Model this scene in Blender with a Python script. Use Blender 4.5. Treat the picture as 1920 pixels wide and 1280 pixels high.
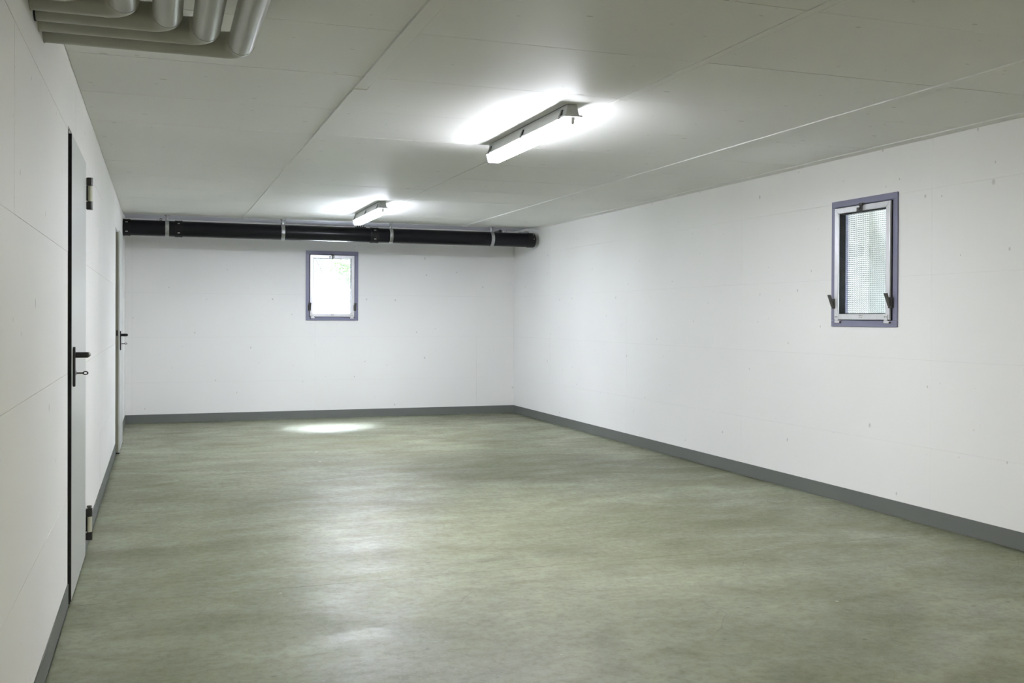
import bpy, math, random
from mathutils import Matrix, Vector
random.seed(7)
for o in list(bpy.data.objects):
    bpy.data.objects.remove(o)
S = bpy.context.scene
COL = S.collection

# ------------------------------------------------------------------ camera
F_PX, YAW, PITCH, ROLL, SHY = 1874.69, .3397, -.0066, .0046, -32.05
CAM = Vector((.3557, 0, 1.21))
fw = Vector((math.sin(YAW), math.cos(YAW), 0)); rt = Vector((math.cos(YAW), -math.sin(YAW), 0)); up = Vector((0, 0, 1))
f2 = fw*math.cos(PITCH) + up*math.sin(PITCH); u2 = -fw*math.sin(PITCH) + up*math.cos(PITCH)
r3 = rt*math.cos(ROLL) + u2*math.sin(ROLL); u3 = -rt*math.sin(ROLL) + u2*math.cos(ROLL)
cd = bpy.data.cameras.new('camera'); cam = bpy.data.objects.new('camera', cd); COL.objects.link(cam)
cam.matrix_world = Matrix(((r3.x, u3.x, -f2.x, CAM.x), (r3.y, u3.y, -f2.y, CAM.y), (r3.z, u3.z, -f2.z, CAM.z), (0, 0, 0, 1)))
cd.sensor_fit = 'HORIZONTAL'; cd.sensor_width = 36; cd.lens = F_PX*36/1920
cd.shift_y = SHY/1920; cd.clip_start = .02; cd.clip_end = 200
S.camera = cam

# ------------------------------------------------------------------ sky, sun, exposure
SKY, SUN, LAMP = 2.0, 320.0, 228.0
w = bpy.data.worlds.new('world'); S.world = w; w.use_nodes = True
w.node_tree.nodes['Background'].inputs[0].default_value = (.86, .93, 1, 1)
w.node_tree.nodes['Background'].inputs[1].default_value = SKY
sd = bpy.data.lights.new('sun', 'SUN'); sd.energy = SUN; sd.angle = math.radians(28); sd.color = (.77, .83, 1)
sun = bpy.data.objects.new('sun', sd); COL.objects.link(sun)
sun.rotation_euler = Vector((-.10, -.50, -.88)).to_track_quat('-Z', 'Y').to_euler()
sun.location = (2, 16, 9)
S.cycles.diffuse_bounces = 10; S.cycles.glossy_bounces = 3; S.cycles.max_bounces = 12
V = S.view_settings
V.view_transform = 'Standard'; V.look = 'None'; V.exposure = .13; V.gamma = 1; V.use_curve_mapping = False

# ------------------------------------------------------------------ mesh helpers
class MB:
    def __init__(s): s.v = []; s.f = []
    def add(s, vs, fs):
        n = len(s.v); s.v += [tuple(p) for p in vs]; s.f += [tuple(i+n for i in q) for q in fs]; return s
    def box(s, x0, x1, y0, y1, z0, z1):
        vs = [(x, y, z) for x in (x0, x1) for y in (y0, y1) for z in (z0, z1)]
        return s.add(vs, [(0, 1, 3, 2), (4, 6, 7, 5), (0, 4, 5, 1), (2, 3, 7, 6), (0, 2, 6, 4), (1, 5, 7, 3)])
    def prism(s, poly, fn, a, b):
        """poly of 2-D points extruded from a to b; fn(p, q, t) -> 3-D"""
        n = len(poly)
        vs = [fn(p, q, a) for p, q in poly] + [fn(p, q, b) for p, q in poly]
        return s.add(vs, [tuple(range(n-1, -1, -1)), tuple(range(n, 2*n))] + [(i, (i+1) % n, n+(i+1) % n, n+i) for i in range(n)])
    def tube(s, pts, rad, n=16, cap=True):
        pts = [Vector(p) for p in pts]; m = len(pts)
        if not isinstance(rad, (list, tuple)): rad = [rad]*m
        t0 = (pts[1]-pts[0]).normalized()
        nrm = t0.orthogonal().normalized(); vs = []; prev = t0
        for i, p in enumerate(pts):
            t = ((pts[min(i+1, m-1)]-p).normalized() + (p-pts[max(i-1, 0)]).normalized()).normalized()
            q = prev.rotation_difference(t); nrm = (q @ nrm).normalized(); prev = t
            b = t.cross(nrm)
            for k in range(n):
                a = 2*math.pi*k/n
                vs.append(p + (nrm*math.cos(a) + b*math.sin(a))*rad[i])
        fs = [(i*n+k, i*n+(k+1) % n, (i+1)*n+(k+1) % n, (i+1)*n+k) for i in range(m-1) for k in range(n)]
        if cap: fs += [tuple(range(n-1, -1, -1)), tuple(range((m-1)*n, m*n))]
        return s.add(vs, fs)
    def ring(s, c, axis, r0, r1, wd, n=24, a0=0, a1=2*math.pi):
        c = Vector(c); ax = Vector(axis).normalized(); e1 = ax.orthogonal().normalized(); e2 = ax.cross(e1)
        full = abs(a1-a0-2*math.pi) < 1e-6; m = n if full else n+1; vs = []
        for k in range(m):
            a = a0+(a1-a0)*k/n; d = e1*math.cos(a)+e2*math.sin(a)
            vs += [c+d*r0-ax*wd/2, c+d*r1-ax*wd/2, c+d*r1+ax*wd/2, c+d*r0+ax*wd/2]
        fs = []
        for k in range(n):
            j = (k+1) % m
            for q in range(4): fs.append((k*4+q, k*4+(q+1) % 4, j*4+(q+1) % 4, j*4+q))
        return s.add(vs, fs)
    def frame(s, u0, u1, v0, v1, b, w0, w1):
        """rectangular ring in u,v with border b, from depth w0 to w1"""
        s.box(u0, u1, v0, v0+b, w0, w1); s.box(u0, u1, v1-b, v1, w0, w1)
        s.box(u0, u0+b, v0+b, v1-b, w0, w1); s.box(u1-b, u1, v0+b, v1-b, w0, w1); return s
    def mesh(s, name, m, M=None):
        me = bpy.data.meshes.new(name)
        vs = s.v if M is None else [tuple(M @ Vector(p)) for p in s.v]
        me.from_pydata(vs, [], s.f); me.materials.append(m)
        me.validate(); me.update()
        import bmesh
        bm = bmesh.new(); bm.from_mesh(me); bmesh.ops.recalc_face_normals(bm, faces=bm.faces[:]); bm.to_mesh(me); bm.free()
        me.polygons.foreach_set('use_smooth', [True]*len(me.polygons)); me.set_sharp_from_angle(angle=.6)
        return me
    def build(s, name, m, parent=None, M=None, bevel=0, **kw):
        o = bpy.data.objects.new(name, s.mesh(name, m, M)); COL.objects.link(o)
        if parent is not None: o.parent = parent
        if bevel:
            b = o.modifiers.new('bevel', 'BEVEL'); b.width = bevel; b.segments = 2; b.limit_method = 'ANGLE'
        return tag(o, **kw)
def tag(o, label=None, cat=None, group=None, kind=None):
    if label: o['label'] = label
    if cat: o['category'] = cat
    if group: o['group'] = group
    if kind: o['kind'] = kind
    return o
def empty(name, loc=(0, 0, 0), **kw):
    o = bpy.data.objects.new(name, None); COL.objects.link(o); o.location = loc; o.empty_display_size = .1
    return tag(o, **kw)
def copy_tree(o, parent=None):
    c = o.copy(); COL.objects.link(c); c.parent = parent
    for ch in [k for k in bpy.data.objects if k.parent == o]: copy_tree(ch, c)
    return c

# ------------------------------------------------------------------ materials
def mat(name, col, rough=.5, metal=0, spec=.5, emit=None, es=0):
    m = bpy.data.materials.new(name); m.use_nodes = True; b = m.node_tree.nodes['Principled BSDF']
    b.inputs['Base Color'].default_value = (*col, 1); b.inputs['Roughness'].default_value = rough
    b.inputs['Metallic'].default_value = metal; b.inputs['Specular IOR Level'].default_value = spec
    if emit: b.inputs['Emission Color'].default_value = (*emit, 1); b.inputs['Emission Strength'].default_value = es
    return m
class N:
    def __init__(s, m): s.t = m.node_tree; s.b = s.t.nodes['Principled BSDF']; s.pos = s.t.nodes.new('ShaderNodeNewGeometry').outputs['Position']
    def n(s, ty, **kw):
        k = s.t.nodes.new(ty)
        for a, v in kw.items(): setattr(k, a, v)
        return k
    def l(s, a, b): s.t.links.new(a, b)
    def mapped(s, scale):
        k = s.n('ShaderNodeMapping'); k.inputs['Scale'].default_value = scale; s.l(s.pos, k.inputs[0]); return k.outputs[0]
    def noise(s, scale, detail=4, rough=.55, vec=None, dist=0):
        k = s.n('ShaderNodeTexNoise'); k.inputs['Scale'].default_value = scale; k.inputs['Detail'].default_value = detail
        k.inputs['Roughness'].default_value = rough; k.inputs['Distortion'].default_value = dist
        s.l(vec or s.pos, k.inputs['Vector']); return k.outputs['Fac']
    def rng(s, x, a, b, c, d):
        k = s.n('ShaderNodeMapRange'); s.l(x, k.inputs[0])
        for i, v in enumerate((a, b, c, d)): k.inputs[i+1].default_value = v
        return k.outputs[0]
    def math(s, op, a, b):
        k = s.n('ShaderNodeMath', operation=op)
        for i, v in enumerate((a, b)):
            if isinstance(v, (int, float)): k.inputs[i].default_value = v
            else: s.l(v, k.inputs[i])
        return k.outputs[0]
    def mix(s, f, a, b):
        k = s.n('ShaderNodeMix', data_type='RGBA')
        if isinstance(f, (int, float)): k.inputs[0].default_value = f
        else: s.l(f, k.inputs[0])
        for i, v in ((6, a), (7, b)):
            if isinstance(v, tuple): k.inputs[i].default_value = (*v, 1)
            else: s.l(v, k.inputs[i])
        return k.outputs[2]
    def bump(s, h, st, dist, prev=None):
        k = s.n('ShaderNodeBump'); k.inputs['Strength'].default_value = st; k.inputs['Distance'].default_value = dist
        s.l(h, k.inputs['Height'])
        if prev is not None: s.l(prev, k.inputs['Normal'])
        return k.outputs[0]
    def specks(s, scale, size, keep, stretch):
        """sparse small marks: 2-D voronoi cells, few of them kept; stretch = (along, across) or 3 axes for walls"""
        sep = s.n('ShaderNodeSeparateXYZ'); s.l(s.pos, sep.inputs[0]); cmb = s.n('ShaderNodeCombineXYZ')
        if len(stretch) == 3:                      # upright surface: x + y along, z up
            s.l(s.math('MULTIPLY', s.math('ADD', sep.outputs[0], sep.outputs[1]), stretch[0]), cmb.inputs[0])
            s.l(s.math('MULTIPLY', sep.outputs[2], stretch[2]), cmb.inputs[1])
        else:
            s.l(s.math('MULTIPLY', sep.outputs[0], stretch[0]), cmb.inputs[0]); s.l(s.math('MULTIPLY', sep.outputs[1], stretch[1]), cmb.inputs[1])
        k = s.n('ShaderNodeTexVoronoi', voronoi_dimensions='2D'); k.inputs['Scale'].default_value = scale; s.l(cmb.outputs[0], k.inputs['Vector'])
        sc = s.n('ShaderNodeSeparateColor'); s.l(k.outputs['Color'], sc.inputs[0])
        rad = s.math('MULTIPLY', s.math('MULTIPLY', sc.outputs[1], sc.outputs[2]), size)
        d = s.math('SUBTRACT', rad, k.outputs['Distance'])
        return s.math('MULTIPLY', s.rng(d, 0, .02, 0, 1), s.math('LESS_THAN', sc.outputs[0], keep))

def plaster(name, col, dark, stretch, seed_scale=1.0, keep=.22, blot=.05, rough=.55, spec=.4):
    m = mat(name, col, rough, spec=spec); g = N(m)
    big = g.noise(.9*seed_scale, 1); mid = g.noise(9, 2, .7)
    c = g.mix(g.rng(big, .3, .7, 0, 1), col, tuple(k*(1-blot) for k in col))
    sp = g.specks(8, .098, keep, stretch)
    marks = sp
    c = g.mix(g.math('MULTIPLY', marks, .55), c, dark)
    g.l(c, g.b.inputs['Base Color'])
    h = g.math('MULTIPLY', mid, .0016)
    h = g.math('SUBTRACT', h, g.math('MULTIPLY', marks, .0012))
    g.l(g.bump(h, .8, 1.0), g.b.inputs['Normal']); return m
M_WALL = plaster('painted_concrete_wall', (.895, .89, .865), (.45, .45, .42), (1, 1, .7), keep=.35)
M_CEIL = plaster('painted_concrete_ceiling', (.93, .93, .90), (.42, .42, .39), (.5, 1.3), keep=.6, rough=.55, spec=.4)
M_JOINT = mat('dark_joint_concrete', (.38, .38, .35), .9)  # darker concrete base that shows in the panel and slab joints
M_WJOINT = mat('wall_joint_concrete', (.62, .62, .58), .9)
M_BASE = plaster('grey_skirting_paint', (.14, .15, .138), (.07, .075, .06), (1, 1, 1), keep=.12, blot=.12)

def floor_mat():
    m = mat('floor_paint', (.27, .28, .21), .42, spec=.5); g = N(m)
    A, B, C = (.172, .178, .108), (.255, .267, .182), (.107, .112, .058)
    blot = g.noise(.75, 4, .62, None, .6)
    stain = g.noise(.42, 3, .6, None, .9)
    mot = g.noise(5.5, 3, .68, g.mapped((.8, 1.1, 1)), .8)
    grit = g.noise(85, 1, .7); grit2 = g.noise(26, 2, .72 )
    c = g.mix(g.rng(blot, .40, .60, 0, 1), A, B)
    c = g.mix(g.rng(stain, .49, .64, 0, .85), c, C)
    c = g.mix(g.rng(mot, .36, .62, .42, 0), c, C)
    c = g.mix(g.rng(grit2, .3, .5, .28, 0), c, (.11, .115, .07))
    c = g.mix(g.rng(grit, .58, .74, 0, .30), c, (.33, .345, .27))
    sp2 = g.specks(8, .10, .35, (.7, 1.2))
    c = g.mix(g.math('MULTIPLY', sp2, .5), c, (.07, .072, .05))
    wht = g.specks(1.3, .035, .3, (1, 1)); c = g.mix(wht, c, (.7, .7, .62))
    # hairline cracks, only here and there
    k = g.n('ShaderNodeTexVoronoi', feature='DISTANCE_TO_EDGE', voronoi_dimensions='2D'); k.inputs['Scale'].default_value = 1.15
    wv = g.n('ShaderNodeVectorMath', operation='ADD'); g.l(g.pos, wv.inputs[0])
    nz = g.n('ShaderNodeTexNoise'); nz.inputs['Scale'].default_value = 3.5; nz.inputs['Detail'].default_value = 1; g.l(g.pos, nz.inputs['Vector'])
    sc = g.n('ShaderNodeVectorMath', operation='SCALE'); sc.inputs['Scale'].default_value = .13; g.l(nz.outputs['Color'], sc.inputs[0]); g.l(sc.outputs[0], wv.inputs[1])
    g.l(wv.outputs[0], k.inputs['Vector'])
    crack = g.math('MULTIPLY', g.rng(k.outputs['Distance'], .0, .0045, 1, 0), g.rng(g.noise(1.3, 2), .55, .62, 0, 1))
    c = g.mix(g.math('MULTIPLY', crack, .55), c, (.07, .07, .05))
    g.l(c, g.b.inputs['Base Color'])
    r = g.rng(g.noise(2.2, 3, .65, g.mapped((.6, 1.3, 1)), .5), .32, .68, .335, .57)
    g.l(g.math('ADD', r, g.rng(grit2, .35, .65, .06, -.05)), g.b.inputs['Roughness'])
    h = g.math('ADD', g.math('MULTIPLY', grit, .0004), g.math('MULTIPLY', grit2, .0010))
    g.l(g.bump(h, .8, 1.0), g.b.inputs['Normal']); return m
M_FLOOR = floor_mat()

def noisy(name, col, rough, metal=0, amt=.12, scale=14, bump=.05, spec=.5):
    m = mat(name, col, rough, metal, spec); g = N(m)
    n = g.noise(scale, 4)
    g.l(g.mix(g.rng(n, .3, .7, 0, 1), col, tuple(k*(1-amt) for k in col)), g.b.inputs['Base Color'])
    g.l(g.rng(n, .3, .7, rough*.85, min(1, rough*1.15)), g.b.inputs['Roughness'])
    if bump: g.l(g.bump(g.noise(scale*6, 2), bump, .001), g.b.inputs['Normal'])
    return m
M_DOOR = mat('door_enamel', (.56, .575, .55), .30)
M_DOOR2 = mat('door_cream_enamel', (.36, .36, .28), .4)
M_DFRAME = noisy('door_frame_enamel', (.36, .365, .34), .5, amt=.1)
M_BLACK = noisy('black_plastic', (.012, .012, .011), .33, amt=.2)
M_RUBBER = noisy('black_rubber', (.010, .010, .010), .75, amt=.2)
M_IRON = mat('black_cast_iron', (.007, .007, .009), .30, spec=.22)
M_IRON2 = mat('black_rubber_coupling', (.010, .010, .010), .5, spec=.25)
M_STEEL = noisy('galvanised_steel', (.55, .56, .57), .34, 1, .25, 30)
M_ALU = noisy('brushed_aluminium', (.78, .78, .80), .34, .55, .08, 20)
M_FRAME = noisy('blue_grey_steel_paint', (.205, .205, .30), .42, amt=.06, scale=8)
M_DKMET = noisy('dark_grey_casting', (.075, .072, .065), .5, .3, .2, 40)
M_BEIGE = noisy('beige_plastic', (.50, .50, .38), .4, amt=.06)
M_PVC = mat('grey_pvc_jacket', (.36, .36, .315), .30)
M_ELBOW = mat('grey_pvc_elbow', (.37, .37, .30), .28)
M_HOUS = mat('lamp_housing_grey', (.46, .47, .45), .45)
def diffuser(name, col, k):
    """opal tray: the tube sits low, so the glow fades towards the flange"""
    m = mat(name, (.9, .9, .92), .4, emit=col, es=LAMP*k); g = N(m)
    tc = g.n('ShaderNodeTexCoord'); sep = g.n('ShaderNodeSeparateXYZ'); g.l(tc.outputs['Object'], sep.inputs[0])
    side = g.rng(sep.outputs[2], -.078, -.109, LAMP*k*.03, LAMP*k*.45); under = g.rng(sep.outputs[2], -.109, -.1125, 0, LAMP*k*.65)
    g.l(g.math('ADD', side, under), g.b.inputs['Emission Strength']); return m
M_DIFF = diffuser('lamp_diffuser_cool', (.905, .925, 1.0), 1.0)
M_DIFF1 = diffuser('lamp_diffuser_new_tube', (.85, .89, 1.0), 1.16)
M_DIFF2 = diffuser('added_lamp_diffuser_warm', (1.0, .92, .70), 1.05)
M_HOLD = mat('lampholder_plastic', (.62, .62, .62), .5)
M_CLIPD = mat('dark_steel_clip', (.14, .14, .135), .45, .6)
M_LILAC = mat('lilac_grey_strip', (.48, .48, .56), .7)  # darker lilac-grey tone for the raised ceiling strip
M_WIRE = mat('galvanised_wire', (.26, .28, .28), .5, .4)
M_SHAFT = plaster('light_shaft_concrete', (.64, .635, .585), (.25, .26, .25), (1, 1, .25), keep=.3, blot=.35)
M_PALE = plaster('pale_concrete', (.78, .78, .74), (.5, .5, .46), (1, 1, 1))
M_GRASS = noisy('lawn_green', (.12, .22, .06), .9, amt=.4, scale=30)
M_LEAF = noisy('shrub_leaf', (.34, .46, .22), .5, amt=.5, scale=20)
M_TWIG = noisy('twig_bark', (.06, .05, .04), .8, amt=.2)
M_STICK = mat('sticker_white', (.74, .74, .74), .5)
M_INK = mat('sticker_print', (.12, .12, .13), .6)
M_CLIP = mat('grey_sleeve_plastic', (.42, .43, .42), .5)
def glass():
    m = bpy.data.materials.new('window_glass'); m.use_nodes = True; t = m.node_tree
    t.nodes.remove(t.nodes['Principled BSDF']); o = t.nodes['Material Output']
    a = t.nodes.new('ShaderNodeBsdfTransparent'); b = t.nodes.new('ShaderNodeBsdfGlossy'); x = t.nodes.new('ShaderNodeMixShader')
    a.inputs[0].default_value = (.94, .96, .95, 1); b.inputs['Roughness'].default_value = .02; x.inputs[0].default_value = .06
    t.links.new(a.outputs[0], x.inputs[1]); t.links.new(b.outputs[0], x.inputs[2]); t.links.new(x.outputs[0], o.inputs[0]); return m
M_GLASS = glass()

# ------------------------------------------------------------------ room shell
W, D, H, Y0 = 4.636, 12.04, 2.28, -3.2
HT = 2.31            # underside of the raised ceiling strip behind the drain pipe
YS = 11.27           # where the ceiling steps up
T = .007             # board-marked panels stand this far off the slab
G = .0005            # half a panel joint

def rects_minus(u0, u1, v0, v1, holes):
    """cells of a rectangle with rectangular holes cut out"""
    us = sorted({u0, u1, *[x for h in holes for x in h[:2] if u0 < x < u1]})
    vs = sorted({v0, v1, *[x for h in holes for x in h[2:] if v0 < x < v1]})
    out = []
    for a, b in zip(us, us[1:]):
        run = None
        for c, d in zip(vs, vs[1:]):
            mu, mv = (a+b)/2, (c+d)/2
            if any(h[0] < mu < h[1] and h[2] < mv < h[3] for h in holes):
                if run: out.append((a, b, *run)); run = None
            else: run = (run[0], d) if run else (c, d)
        if run: out.append((a, b, *run))
    return out

def wall(name, plane, inward, uu, vv, holes, label, thick=.2):
    """plane: ('x', value) or ('y', value); inward = sign of the room side along that axis"""
    ax, val = plane
    def bx(mb, u0, u1, v0, v1, d0, d1):
        a, b = sorted((val-inward*d0, val-inward*d1))
        if ax == 'x': mb.box(a, b, u0, u1, v0, v1)
        else: mb.box(u0, u1, a, b, v0, v1)
    mb = MB()
    for r in rects_minus(uu[0], uu[-1], vv[0]-.05, vv[-1]+.02, holes): bx(mb, *r, T, thick)
    base = mb.build(name, M_WJOINT, label=label, cat='wall', kind='structure')
    for a, b in zip(uu, uu[1:]):
        for c, d in zip(vv, vv[1:]):
            cells = rects_minus(a+G, b-G, c+G*(c > vv[0]), d-G, holes)
            if not cells: continue
            mb = MB(); off = random.uniform(0, .0007)
            for r in cells: bx(mb, *r, off, T)
            mb.build('panel', M_WALL, base)
    return base
VV = [0, .455, .97, 1.475, 1.98, 2.40]
DOOR1 = (4.53, 5.47, -.1, 2.0); DOOR2 = (9.385, 10.23, -.1, 1.985)
WIN1 = (2.005+.02, 2.632-.02, 1.168+.02, 1.998-.02)       # hole in the back wall (x, z)
WIN2 = (4.998+.02, 5.634-.02, 1.163+.02, 1.995-.02)       # hole in the right wall (y, z)
wl = wall('wall_left', ('x', 0.0), 1, [Y0-.2, -1.16, .87, 2.90, 4.93, 6.96, 8.99, 11.02, D+.2], VV, [DOOR1, DOOR2], 'white painted concrete wall with two grey doors, left side')
wr = wall('wall_right', ('x', W), -1, [Y0-.2, -1.37, .66, 2.69, 4.72, 6.747, 8.775, 10.80, D+.2], VV, [WIN2], 'long white painted concrete wall with one meshed window')
wb = wall('wall_back', ('y', D), -1, [0, .071, 2.115, 4.14, W], VV, [WIN1], 'white concrete end wall behind the black pipe')
GD = (.9, 3.9, -.1, 2.1)
wf = wall('wall_front', ('y', Y0), 1, [0, 2.3, W], VV, [GD], 'white concrete wall around the garage door')
# plugged formwork tie holes
for par, fn in ((wr, lambda u, v: ((W+.0005, u, v), (1, 0, 0))), (wb, lambda u, v: ((u, D+.0005, v), (0, 1, 0)))):
    for u, v in ((([(5.80, 1.83), (8.3, .70), (6.9, 1.75), (4.35, .62), (9.6, 1.72)]) if par is wr else [(1.66, .36), (3.05, .38), (3.9, 1.72), (.75, 1.72)])):
        c, axd = fn(u, v); MB().ring(c, axd, .0, .013, .004, 16).build('tie_plug', M_WALL, par)

# floor: sub-base and two slabs with a saw-cut joint between them
fl = MB().box(-.25, W+.25, Y0-.25, D+.25, -.20, -.006).build('floor', M_JOINT, label='greenish grey painted concrete floor with worn patches', cat='floor', kind='structure')
MB().box(T, W-T, Y0+T, 4.533-.002, -.006, 0).build('slab', M_FLOOR, fl)
MB().box(T, W-T, 4.533+.002, D-T, -.006, 0).build('slab', M_FLOOR, fl)
for d in (DOOR1, DOOR2): MB().box(-.19, T, d[0], d[1], -.006, 0).build('door_sill', M_FLOOR, fl)

# ceiling: slab, board panels between longitudinal strips, raised strip at the end
mb = MB().box(-.25, W+.25, Y0-.25, YS, H+T, H+.30).box(-.25, W+.25, YS, D+.25, HT+T, H+.30)
ce = mb.build('ceiling', M_JOINT, label='white board-marked concrete ceiling with panel joints', cat='ceiling', kind='structure')
cols = [(.0, 1.212), (1.277, 2.478), (2.522, 3.708), (3.776, 4.548)]
strips = [(1.212, 1.277), (2.478, 2.522), (3.708, 3.776), (4.548, W)]
ys = [2.94+.744*k for k in range(-8, 12)]
ys = [Y0] + [y for y in ys if Y0+.2 < y < YS-.3] + [YS]
for i, (a, b) in enumerate(cols):
    for c, d in zip(ys, ys[1:]):
        off = random.uniform(0, .0016)
        MB().box(a+.0022, b-.0022, c+.0023, d-.0023, H+off, H+T).build('panel', M_CEIL, ce)
for i, (a, b) in enumerate(strips):
    cuts = [Y0, -.6, 1.9, 4.58, 4.665, 7.2, 9.7, YS] if i == 0 else [Y0, -.4, 2.3, 4.45, 6.95, 9.4, YS]
    for c, d in zip(cuts, cuts[1:]):
        z = H+(-.0045 if i != 1 else -.0012)+random.uniform(-.0004, .0006)+(.0035 if d-c < .2 else 0)
        MB().box(a+.0022, b-.0022, c+.0015, d-.0015, z, H+T).build('strip', M_CEIL, ce)
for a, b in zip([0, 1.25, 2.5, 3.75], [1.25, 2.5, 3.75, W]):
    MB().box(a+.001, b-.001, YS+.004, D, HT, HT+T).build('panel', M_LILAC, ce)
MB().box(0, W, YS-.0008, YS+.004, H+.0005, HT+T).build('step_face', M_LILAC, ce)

# skirting: painted band, a few mm proud, cut where the wall joints run through
def skirting(name, label, segs):
    e = empty(name, label=label, cat='skirting', kind='structure')
    for x0, x1, y0, y1 in segs: MB().box(x0, x1, y0, y1, .0, .095).build('band', M_BASE, e)
P = .004
skirting('baseboard_right', 'dark grey skirting along the long right wall', [(W-P, W+T*.5, a+.0004, b-.0004) for a, b in zip([Y0, -1.37, .66, 2.69, 4.72, 6.747, 8.775, 10.80], [-1.37, .66, 2.69, 4.72, 6.747, 8.775, 10.80, D])])
skirting('baseboard_back', 'dark grey skirting across the end wall', [(a+.0004, b-.0004, D-P, D+T*.5) for a, b in ((P, 2.115), (2.115, W-P))])
skirting('baseboard_left', 'dark grey skirting along the left wall between the doors', [(-T*.5, P, a+.001, b-.001) for a, b in ((Y0, .87), (.87, 2.90), (2.90, 4.53), (5.475, 6.96), (6.96, 9.382), (10.9, D-P))])
skirting('baseboard_front', 'dark grey skirting beside the garage door', [(P, .9, Y0-T*.5, Y0+P), (3.9, W-P, Y0-T*.5, Y0+P)])

# garage door behind the camera
gd = empty('door_3', (2.4, Y0-.1, 0), label='white sectional garage door closing the room', cat='door', kind='structure')
for k in range(4):
    MB().box(-1.55, 1.55, -.02, .02, k*.53-.005, k*.53+.52).build('door_panel', M_PALE, gd, bevel=.006)

# ------------------------------------------------------------------ doors on the left wall
def capsule_x(mb, x0, x1, y, z, ry, rz, n=14):
    vs = []; k = 6; prof = [(x0, 1)] + [(x1-.012+.012*math.sin(a), max(.05, math.cos(a))) for a in [i/k*math.pi/2 for i in range(k+1)]]
    for x, s in prof:
        for q in range(n):
            a = 2*math.pi*q/n; vs.append((x, y+ry*s*math.cos(a), z+rz*s*math.sin(a)))
    fs = [(i*n+q, i*n+(q+1) % n, (i+1)*n+(q+1) % n, (i+1)*n+q) for i in range(len(prof)-1) for q in range(n)]
    fs += [tuple(range(n)), tuple(range((len(prof)-1)*n, len(prof)*n))]
    return mb.add(vs, fs)
def door_handle(parent, x, y, z):
    """lever handle on a long back plate; x = door face, z = lever height"""
    plate = MB(); hh = []
    for i in range(17):
        a = math.pi*i/16; hh.append((y+.019*math.cos(a), z+.018+.017*math.sin(a)))
    for i in range(17):
        a = math.pi+math.pi*i/16; hh.append((y+.019*math.cos(a), z-.118+.017*math.sin(a)))
    plate.prism(hh, lambda p, q, t: (t, p, q), x-.001, x+.010)
    pl = plate.build('handle_plate', M_BLACK, parent, bevel=.003)
    lev = MB(); capsule_x(lev, x+.008, x+.066, y, z, .0125, .0125)
    lev.tube([(x+.053, y, z), (x+.056, y+.02, z), (x+.056, y+.06, z), (x+.054, y+.105, z-.002), (x+.050, y+.118, z-.003)], [.0115, .0115, .0105, .0105, .006], 14)
    lev.build('lever', M_BLACK, pl)
    MB().ring((x+.011, y, z-.077), (1, 0, 0), 0, .009, .006, 16).build('lock_cylinder', M_STEEL, pl)
    for zz in (z+.022, z-.122): MB().ring((x+.010, y, zz), (1, 0, 0), 0, .004, .002, 10).build('screw', M_STEEL, pl)
def key(x, y, z, label):
    k = empty('key', (x, y, z), label=label, cat='key', group='keys left in the door locks')
    MB().tube([(0, 0, 0), (.026, 0, 0)], .0035, 10).build('shank', M_DKMET, k)
    b = MB(); n = 18; vs = []
    for i in range(n):
        a = 2*math.pi*i/n; e = (math.cos(a), math.sin(a))
        for r in (.5, 1.0):
            for t in (-.0015, .0015): vs.append((.036+.012*r*e[0], t, .0085*r*e[1]))
    fs = []
    for i in range(n):
        j = (i+1) % n
        for p, q in ((0, 1), (1, 3), (3, 2), (2, 0)): fs.append((i*4+p, i*4+q, j*4+q, j*4+p))
    b.add(vs, fs).build('bow', M_DKMET, k)

def hinge(parent, x, y, z0, z1, knob):
    h = (z1-z0)/3.9
    hb = MB().tube([(x, y, z0+h-.002), (x, y, z1-h+.002)], .0128, 20)
    hg = hb.build('hinge', M_BEIGE, parent)
    for a, b in ((z0, z0+h), (z1-h, z1)):
        MB().tube([(x, y, a), (x, y, b)], .0145, 20).box(.0128, x, y-.012, y+.006, a+.002, b-.002).build('hinge_cap', M_BLACK, hg)
    MB().box(.0128, x-.008, y-.010, y+.004, z0+h, z1-h).build('hinge_leaf', M_RUBBER, hg)
    if knob: MB().tube([(x, y, z1), (x, y, z1+.005), (x, y, z1+.005), (x, y, z1+.013)], [.008, .008, .0115, .0115], 18).build('hinge_pin', M_DKMET, hg)
    MB().box(.0128, .018, y-.014, y-.008, z0+h-.003, z0+h+.003).build('hinge_screw', M_ALU, hg)

d1 = empty('door_1', (0, 4.99, 0), label='light grey steel door nearest the camera in the left wall', cat='door', kind='structure')
d1.location = (0, 0, 0)
fr = MB().box(-.12, -.006, 4.53, 4.575, 0, 2.0).box(-.12, -.006, 5.425, 5.47, 0, 2.0).box(-.12, -.006, 4.575, 5.425, 1.955, 2.0)
fr.build('door_frame', M_DFRAME, d1)
MB().box(-.030, .0125, 4.563, 5.42, .012, 1.973).build('door_leaf', M_DOOR, d1, bevel=.0015)
MB().box(-.028, .0118, 4.5585, 4.563, .012, 1.971).build('edge_seal', M_RUBBER, d1)
MB().box(-.0058, .0014, 4.531, 4.5365, .30, 1.985).build('frame_gap_seal', M_RUBBER, d1)
MB().box(-.02, .006, 4.565, 5.418, .001, .011).build('threshold_seal', M_RUBBER, d1)
door_handle(d1, .0125, 4.63, 1.043)
hinge(d1, .0290, 5.440, 1.742, 1.902, False)
hinge(d1, .0290, 5.440, .085, .243, True)
key(.0255, 4.63, .966, 'small dark key in the lock of the near door')
MB().box(-.205, -.185, 4.40, 5.60, -.05, 2.1).build('door_backing', M_JOINT, d1)

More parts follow.
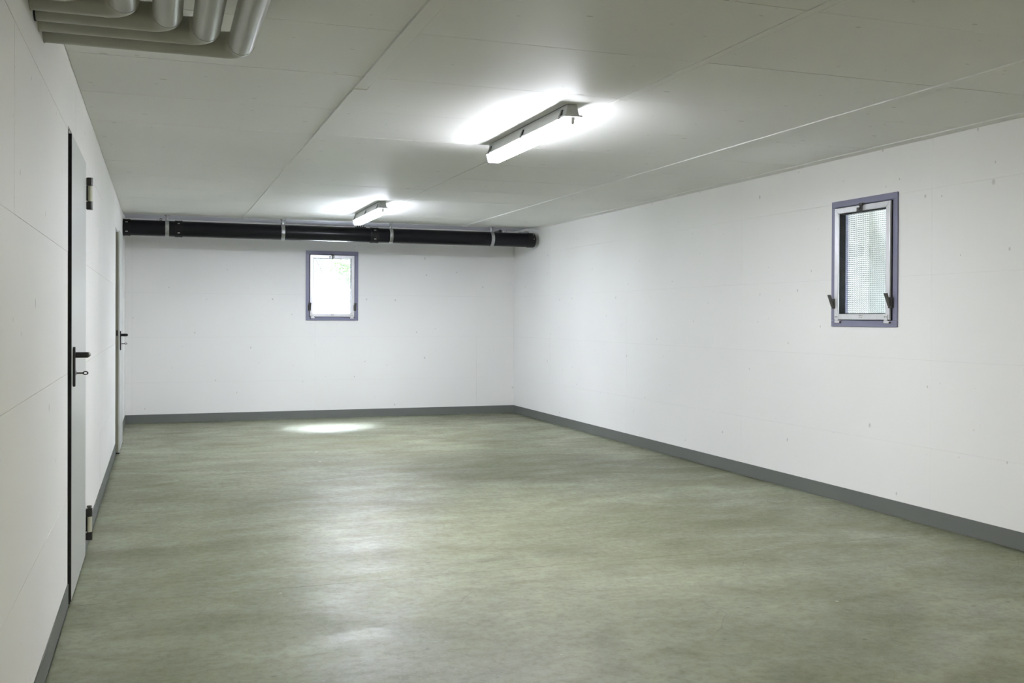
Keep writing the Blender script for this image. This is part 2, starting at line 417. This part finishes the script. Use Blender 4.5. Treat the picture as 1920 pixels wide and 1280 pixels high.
d2 = empty('door_2', label='cream door with dark handle near the far left corner', cat='door', kind='structure')
MB().box(-.12, .003, 9.385, 9.40, 0, 1.985).box(-.12, -.006, 10.20, 10.23, 0, 1.985).box(-.12, .0, 9.40, 10.2, 1.958, 1.985).build('door_frame', M_DFRAME, d2)
leaf = MB().box(-.030, .0225, 9.412, 10.185, .012, 1.945).build('door_leaf', M_DOOR2, d2)
MB().box(.0225, .034, 9.400, 10.200, .012, 1.955).build('door_sheet', M_DOOR, d2, bevel=.001)
MB().box(-.01, .021, 9.4100, 9.4120, 1.035, 1.085).build('latch_plate', M_DKMET, d2)
MB().box(.0, .033, 9.402, 10.19, .001, .011).build('threshold_seal', M_RUBBER, d2)
MB().box(.0, .0045, 9.404, 9.412, .012, 1.945).build('edge_seal', M_RUBBER, d2)
door_handle(d2, .034, 9.46, 1.043)
key(.047, 9.46, .966, 'tiny key in the lock of the far cream door')
MB().box(-.205, -.185, 9.3, 10.35, -.05, 2.1).build('door_backing', M_JOINT, d2)

# ------------------------------------------------------------------ windows
def window(name, M, wu, wv, label, levers):
    """local u right, v up, w towards the room; M maps to world"""
    R = empty(name, label=label, cat='window', kind='structure')
    B = lambda mb, nm, m, par=R, **k: mb.build(nm, m, par, M, **k)
    b = .046
    B(MB().frame(0, wu, 0, wv, b-.006, .0, .010), 'window_frame', M_FRAME, bevel=.002)
    fr = MB().frame(.021, wu-.021, .021, wv-.021, .030, -.085, .0); B(fr, 'frame_lining', M_FRAME)
    # sash: four mitred aluminium rails
    s0, sw = .049, .038
    u0, u1, v0, v1 = s0, wu-s0, s0-.004, wv-s0
    fn = lambda p, q, t: (p, q, t)
    for poly in ([(u0, v0), (u1, v0), (u1-sw, v0+sw), (u0+sw, v0+sw)], [(u1, v0), (u1, v1), (u1-sw, v1-sw), (u1-sw, v0+sw)],
                 [(u1, v1), (u0, v1), (u0+sw, v1-sw), (u1-sw, v1-sw)], [(u0, v1), (u0, v0), (u0+sw, v0+sw), (u0+sw, v1-sw)]):
        cx = sum(p for p, q in poly)/4; cy = sum(q for p, q in poly)/4
        poly = [(p+(cx-p)*.0012, q+(cy-q)*.0012) for p, q in poly]
        B(MB().prism(poly, fn, -.004, .024), 'sash_rail', M_ALU, bevel=.0025)
    B(MB().frame(u0-.004, u1+.004, v0-.004, v1+.004, .008, -.004, .012), 'outer_gasket', M_RUBBER)
    B(MB().frame(u0+sw-.003, u1-sw+.003, v0+sw-.003, v1-sw+.003, .007, -.032, .012), 'inner_gasket', M_RUBBER)
    B(MB().frame(u0+.003, u1-.003, v0+.007, v1-.003, .014, -.048, -.036), 'mesh_frame', M_ALU)
    B(MB().box(u0+sw-.01, u1-sw+.01, v0+sw-.01, v1-sw+.01, -.024, -.020), 'pane', M_GLASS)
    # expanded metal mesh
    mb = MB(); du, dv = .0172, .0132; a0, a1, c0, c1 = u0+.003, u1-.003, v0+.007, v1-.003
    nu, nv = int((a1-a0)/du), int((c1-c0)/dv); du, dv = (a1-a0)/nu, (c1-c0)/nv; wz = -.070; t = .0014
    for i in range(nu):
        for j in range(nv):
            cu, cv = a0+(i+.5)*du, c0+(j+.5)*dv
            for sx, sy in ((1, 1), (1, -1), (-1, 1), (-1, -1)):
                p = (cu, cv+sy*dv/2); q = (cu+sx*du/2, cv)
                dx, dy = q[0]-p[0], q[1]-p[1]; L = math.hypot(dx, dy); ox, oy = -dy/L*t, dx/L*t
                mb.add([(p[0]+ox, p[1]+oy, wz+.0016), (p[0]-ox, p[1]-oy, wz-.0006), (q[0]-ox, q[1]-oy, wz-.0006), (q[0]+ox, q[1]+oy, wz+.0016),
                        (p[0]+ox, p[1]+oy, wz+.0006), (p[0]-ox, p[1]-oy, wz-.0016), (q[0]-ox, q[1]-oy, wz-.0016), (q[0]+ox, q[1]+oy, wz+.0006)],
                       [(0, 1, 2, 3), (7, 6, 5, 4), (0, 3, 7, 4), (1, 5, 6, 2)])
    me = bpy.data.meshes.new('wire_mesh'); me.from_pydata([tuple(M @ Vector(p)) for p in mb.v], [], mb.f); me.materials.append(M_WIRE)
    o = bpy.data.objects.new('wire_mesh', me); COL.objects.link(o); o.parent = R; tag(o, kind='stuff')
    # latch at the top
    uc = (u0+u1)/2
    lt = B(MB().box(uc-.016, uc+.016, v1-.006, v1+.012, .010, .034).box(uc-.006, uc+.010, v1-.048, v1-.004, .024, .034), 'latch', M_DKMET, bevel=.002)
    B(MB().frame(uc+.001, uc+.022, v1-.034, v1-.006, .004, .033, .040), 'latch_loop', M_DKMET, lt)
    B(MB().frame(uc-.040, uc-.018, v1-.044, v1-.014, .004, .024, .030), 'latch_loop', M_DKMET, lt)
    # hinges at the bottom
    for hu in (u0+.028, u1-.032):
        h = B(MB().box(hu-.022, hu+.026, v0-.022, v0-.006, .010, .026).box(hu-.014, hu+.018, v0-.008, v0+.032, .024, .030), 'hinge', M_ALU, bevel=.002)
        B(MB().tube([(hu-.026, v0-.016, .018), (hu+.030, v0-.016, .018)], .007, 12), 'hinge_pin', M_DKMET, h)
        for k in (-.006, .010): B(MB().ring((hu+k, v0+.018, .030), (0, 0, 1), 0, .0035, .003, 10), 'screw', M_DKMET, h)
    # lever fasteners low on both sides
    if levers:
        for hu in (u0-.006, u1+.006):
            lv = B(MB().box(hu-.016, hu+.016, v0+.072, v0+.140, .010, .030), 'lever_fastener', M_DKMET, bevel=.004)
            B(MB().prism([(hu-.012, v0+.085), (hu+.012, v0+.085), (hu+.016, v0+.165), (hu-.016, v0+.165)], lambda p, q, t: (p, q, t+.028+(q-v0-.085)*.35), 0, .008), 'lever_blade', M_DKMET, lv, bevel=.002)
    st = B(MB().box(uc-.026, uc+.026, v0+.004, v0+.033, .0238, .0244), 'sticker', M_STICK)
    for (p, q, ln) in ((-.018, .026, .020), (.008, .026, .009), (-.018, .014, .008), (.000, .014, .012)):
        B(MB().box(uc+p, uc+p+ln, v0+q-.0025, v0+q+.0015, .0243, .0247), 'print_mark', M_INK, st)
    return R
MB1 = Matrix(((1, 0, 0, 2.005), (0, 0, -1, D), (0, 1, 0, 1.168), (0, 0, 0, 1)))
MR2 = Matrix(((0, 0, -1, W), (-1, 0, 0, 5.634), (0, 1, 0, 1.163), (0, 0, 0, 1)))
window('window_1', MB1, .627, .830, 'bright barred window in the end wall below the black pipe', True)
window('window_2', MR2, .636, .832, 'meshed window with blue-grey frame in the long right wall', True)

# ------------------------------------------------------------------ outside the windows
# concrete light shaft behind the right wall
sx0, sx1, sy0, sy1, sz0, sz1 = W+.2, W+.47, 4.62, 5.85, .95, 2.04
sh = MB().box(sx0, sx1+.1, sy0-.1, sy1+.1, sz0-.1, sz0)
sh.box(sx1, sx1+.1, sy0-.1, sy1+.1, sz0, sz1).box(sx0, sx1, sy0-.1, sy0, sz0, sz1).box(sx0, sx1, sy1, sy1+.1, sz0, sz1)
sh.build('wall_shaft', M_SHAFT, label='grey concrete light shaft seen through the right window', cat='light shaft', kind='structure')
# pale bank and lawn behind the end wall
bank = MB().prism([(D+.2, .9), (D+.2, 1.12), (D+.45, 1.14), (D+1.45, 1.60), (D+1.45, .9)], lambda p, q, t: (t, p, q), -1.0, 6.5)
bank.build('floor_bank', M_PALE, label='sunlit pale concrete bank outside the end window', cat='bank', kind='structure')
MB().box(-8, 14, D+1.45, D+22, 1.2, 1.59).build('floor_lawn', M_GRASS, label='lawn behind the pale bank outside the end window', cat='lawn', kind='structure')
def shrub(x, y, z, r, h, n, label):
    e = empty('shrub', (x, y, z), label=label, cat='shrub')
    st = MB()
    for k in range(6):
        a = k*1.05; st.tube([(0, 0, 0), (.1*math.cos(a), .1*math.sin(a), h*.35), (r*.6*math.cos(a), r*.6*math.sin(a), h*.8)], [.016, .011, .005], 6)
    st.build('stem', M_TWIG, e)
    lf = MB()
    for k in range(n):
        d = Vector((random.gauss(0, 1), random.gauss(0, 1), random.gauss(0, 1))).normalized()*random.uniform(.45, 1)
        c = Vector((d.x*r, d.y*r, h*.58+d.z*h*.45))
        a = Vector((random.gauss(0, 1), random.gauss(0, 1), random.gauss(0, .6))).normalized(); b = a.orthogonal().normalized()
        nrm = a.cross(b); L = random.uniform(.03, .05)
        lf.add([c-a*L, c+b*L*.45+nrm*L*.12, c+a*L, c-b*L*.45+nrm*L*.12], [(0, 1, 2), (0, 2, 3)])
    lf.build('foliage', M_LEAF, e)
shrub(3.20, D+3.1, 1.59, .42, .75, 1500, 'green shrub beyond the end window, at its right side')
MB().tube([(2.12, D+.35, 2.02), (2.20, D+.34, 1.86), (2.28, D+.33, 1.70), (2.335, D+.33, 1.56), (2.355, D+.33, 1.42), (2.36, D+.335, 1.138)], [.004, .004, .0045, .0045, .005, .005], 8).build('twig', M_TWIG, label='thin bent dry twig standing outside the end window', cat='twig')

# ------------------------------------------------------------------ fluorescent fittings
def lamp(y0, label, m_diff):
    L = 1.28; R = empty('ceiling_lamp', (2.302, y0, H), label=label, cat='lamp', group='fluorescent ceiling lamps in a row')
    fn = lambda p, q, t: (p, t, q)
    body = MB().prism([(-.026, -.002), (.026, -.002), (.038, -.058), (-.038, -.058)], fn, .016, L-.016)
    hs = body.build('housing', M_HOUS, R, bevel=.004)
    MB().box(-.022, .022, .05, L-.05, -.0035, .0022).build('mounting_pad', M_RUBBER, hs)
    MB().box(-.049, .049, 0, L, -.0665, -.0575).build('flange', M_HOUS, hs, bevel=.002)
    for e in (.0155, L-.0155):
        MB().ring((0, e, -.030), (0, 1, 0), .011, .014, .003, 20).ring((0, e, -.030), (0, 1, 0), 0, .006, .003, 16).build('cable_knockout', M_HOUS, hs)
    # translucent tray, tapered down and at both ends
    z0, z1 = -.0666, -.114; a, b = .0445, .033; y_a, y_b, e = .006, L-.006, .010
    vs = [(-a, y_a, z0), (a, y_a, z0), (a, y_b, z0), (-a, y_b, z0), (-b, y_a+e, z1), (b, y_a+e, z1), (b, y_b-e, z1), (-b, y_b-e, z1)]
    df = MB().add(vs, [(3, 2, 1, 0), (4, 5, 6, 7), (0, 1, 5, 4), (1, 2, 6, 5), (2, 3, 7, 6), (3, 0, 4, 7)])
    dd = df.build('diffuser', m_diff, R, bevel=.003)
    for yy, sg in ((y_a, -1), (y_b, 1)):
        h = []
        for i in range(13):
            t = math.pi+math.pi*i/12; h.append((.009*math.cos(t), -.096+.009*math.sin(t)))
        h += [(.009, -.068), (-.009, -.068)]
        def cap(p, q, t, yy=yy, sg=sg): return (p, yy-sg*e*((z0-q)/(z0-z1))+sg*t, q)
        MB().prism(h, cap, -.001, .0008).build('lampholder', M_HOLD, dd)
    for y in (.07, L*.5, L-.07):
        for s in (-1, 1):
            cl = MB().prism([(s*.0310, -.024), (s*.0370, -.023), (s*.0530, -.060), (s*.0530, -.072), (s*.0490, -.072), (s*.0490, -.062), (s*.0400, -.056)], fn, y-.009, y+.009)
            cl.build('clip', M_CLIPD, R)
    return R
lamp(4.60, 'lit fluorescent ceiling lamp, the nearer and larger in view', M_DIFF)
lamp(9.08, 'lit fluorescent ceiling lamp close to the black pipe', M_DIFF1)
lamp(-1.5, 'added fluorescent ceiling lamp out of view behind the camera', M_DIFF2)  # unseen extra lamp, added to light the near walls and floor

# ------------------------------------------------------------------ jacketed pipes upper left
r = .0445; zp = 2.1455; bend = .056
pos = [(.620, 3.588, 'outermost of the grey jacketed pipes, farthest from the camera'),
       (.499, 3.448, 'second grey jacketed pipe counted from the outermost bend'),
       (.380, 3.330, 'third and middle one of five grey jacketed pipes'),
       (.256, 3.218, 'fourth grey jacketed pipe, second nearest to the left wall'),
       (.134, 3.098, 'innermost grey jacketed pipe, closest to the left wall')]
for px, py, lab in pos:
    e = empty('jacketed_pipe', (0, 0, 0), label=lab, cat='pipe', group='grey jacketed pipes bending out of the left wall')
    MB().tube([(-.05, py, zp), (px-bend, py, zp)], r, 40).build('wall_run', M_PVC, e)
    arc = [(px-bend+(bend)*math.sin(a), py-bend+bend*math.cos(a), zp) for a in [math.pi/2*i/14 for i in range(15)]]
    MB().tube(arc, r+.0006, 40).build('elbow', M_ELBOW, e)
    MB().tube([(px, py-bend, zp), (px, Y0+.002, zp)], r, 40).build('ceiling_run', M_PVC, e)
    for c, d in (((px-bend, py, zp), (1, 0, 0)), ((px, py-bend, zp), (0, 1, 0))):
        MB().ring(c, d, r-.002, r+.0011, .0016, 40).build('seam', M_PVC, e)
    MB().ring((.0025, py, zp), (1, 0, 0), r-.002, r+.0016, .005, 40).build('wall_collar', M_RUBBER if abs(py-3.33) < .05 else M_PVC, e)

# ------------------------------------------------------------------ black drain pipe with clamps
yp, zd, rd = 11.21, 2.137, .083
dp = empty('drain_pipe', (2.3, yp, zd), label='black cast drain pipe hung across the end of the room', cat='pipe')
dp.location = (0, 0, 0)
MB().tube([(.002, yp, zd), (4.545, yp, zd)], rd, 40).build('pipe_run', M_IRON, dp)
for a, b in ((.002, .075), (.515, .592), (2.605, 2.700)):
    cp = MB().tube([(a, yp, zd), (b, yp, zd)], rd+.0045, 40).build('coupling', M_IRON2, dp)
    for xx in (a+.012, b-.012): MB().ring((xx, yp, zd), (1, 0, 0), rd+.003, rd+.0065, .008, 40).build('band', M_IRON2, cp)
    m = (a+b)/2
    for an in (.62, -.55):
        c = Vector((m, yp-math.cos(an)*(rd+.006), zd+math.sin(an)*(rd+.006)))
        MB().tube([(m-.012, c.y, c.z), (m+.012, c.y, c.z)], .006, 8).build('bolt', M_STEEL, cp)
ec = MB().tube([(4.50, yp, zd), (4.575, yp, zd), (4.590, yp, zd), (4.597, yp, zd)], [rd+.004, rd+.004, rd-.002, rd-.018], 40).build('end_cap', M_IRON2, dp)
for an in (.1, .75): MB().tube([(4.560, yp-math.cos(an)*(rd+.002), zd+math.sin(an)*(rd+.002)), (4.560, yp-math.cos(an)*(rd+.012), zd+math.sin(an)*(rd+.012))], .006, 10).build('bolt', M_STEEL, ec)
br = MB().tube([(4.16, yp+.02, zd+.06), (4.20, yp+.10, zd+.10), (4.26, yp+.36, zd+.112), (4.26, D-.006, zd+.112)], .024, 16).build('branch_pipe', M_IRON, dp)
for k in range(3): MB().tube([(4.185+.03*k, yp-.02+.02*k, zd+.070), (4.185+.03*k, yp-.02+.02*k, zd+.098+.006*k)], .006, 10).build('bolt', M_STEEL, br)
sl = MB().tube([(4.42, yp+.06, zd+.082), (4.50, yp+.06, zd+.082)], .020, 14).tube([(4.49, yp+.06, zd+.086), (4.54, yp+.06, zd+.086)], .026, 14).build('grey_sleeve', M_CLIP, dp)
st = MB().box(2.44, 2.56, yp-.012, yp+.012, zd+rd-.004, zd+rd+.006).build('stud_plate', M_IRON2, dp)
for k in range(4): MB().tube([(2.465+.024*k, yp, zd+rd), (2.465+.024*k, yp, zd+rd+.026)], .005, 8).build('stud', M_IRON2, st)
MB().ring((.375, yp-.01, zd+rd+.010), (0, 1, 0), .008, .013, .006, 16).build('lifting_eye', M_IRON2, dp)
def clamp(x, label):
    R = empty('pipe_clamp', (x, yp, zd), label=label, cat='pipe clamp', group='steel clamps holding the black pipe')
    a = MB().ring((0, 0, 0), (1, 0, 0), rd+.0005, rd+.005, .038, 40).build('band', M_STEEL, R)
    for s in (-1, 1):
        MB().box(-.012, .012, s*(rd+.004)-.012, s*(rd+.004)+.012, -.007, .007).build('lug', M_STEEL, R, bevel=.002)
        MB().tube([(0, s*(rd+.009), -.020), (0, s*(rd+.009), .020)], .004, 10).build('screw', M_STEEL, R)
    top = H-zd
    MB().tube([(0, 0, rd+.003), (0, 0, rd+.016), (0, 0, rd+.016), (0, 0, rd+.030), (0, 0, rd+.040), (0, 0, top-.006), (0, 0, top-.006), (0, 0, top+.0002)],
              [.020, .020, .011, .011, .014, .024, .030, .030], 14).build('hanger', M_STEEL, R)
clamp(.438, 'steel pipe clamp nearest the left wall')
clamp(1.638, 'steel pipe clamp left of the end window')
clamp(2.842, 'steel pipe clamp just right of the far lamp')
clamp(4.052, 'steel pipe clamp nearest the right end of the black pipe')
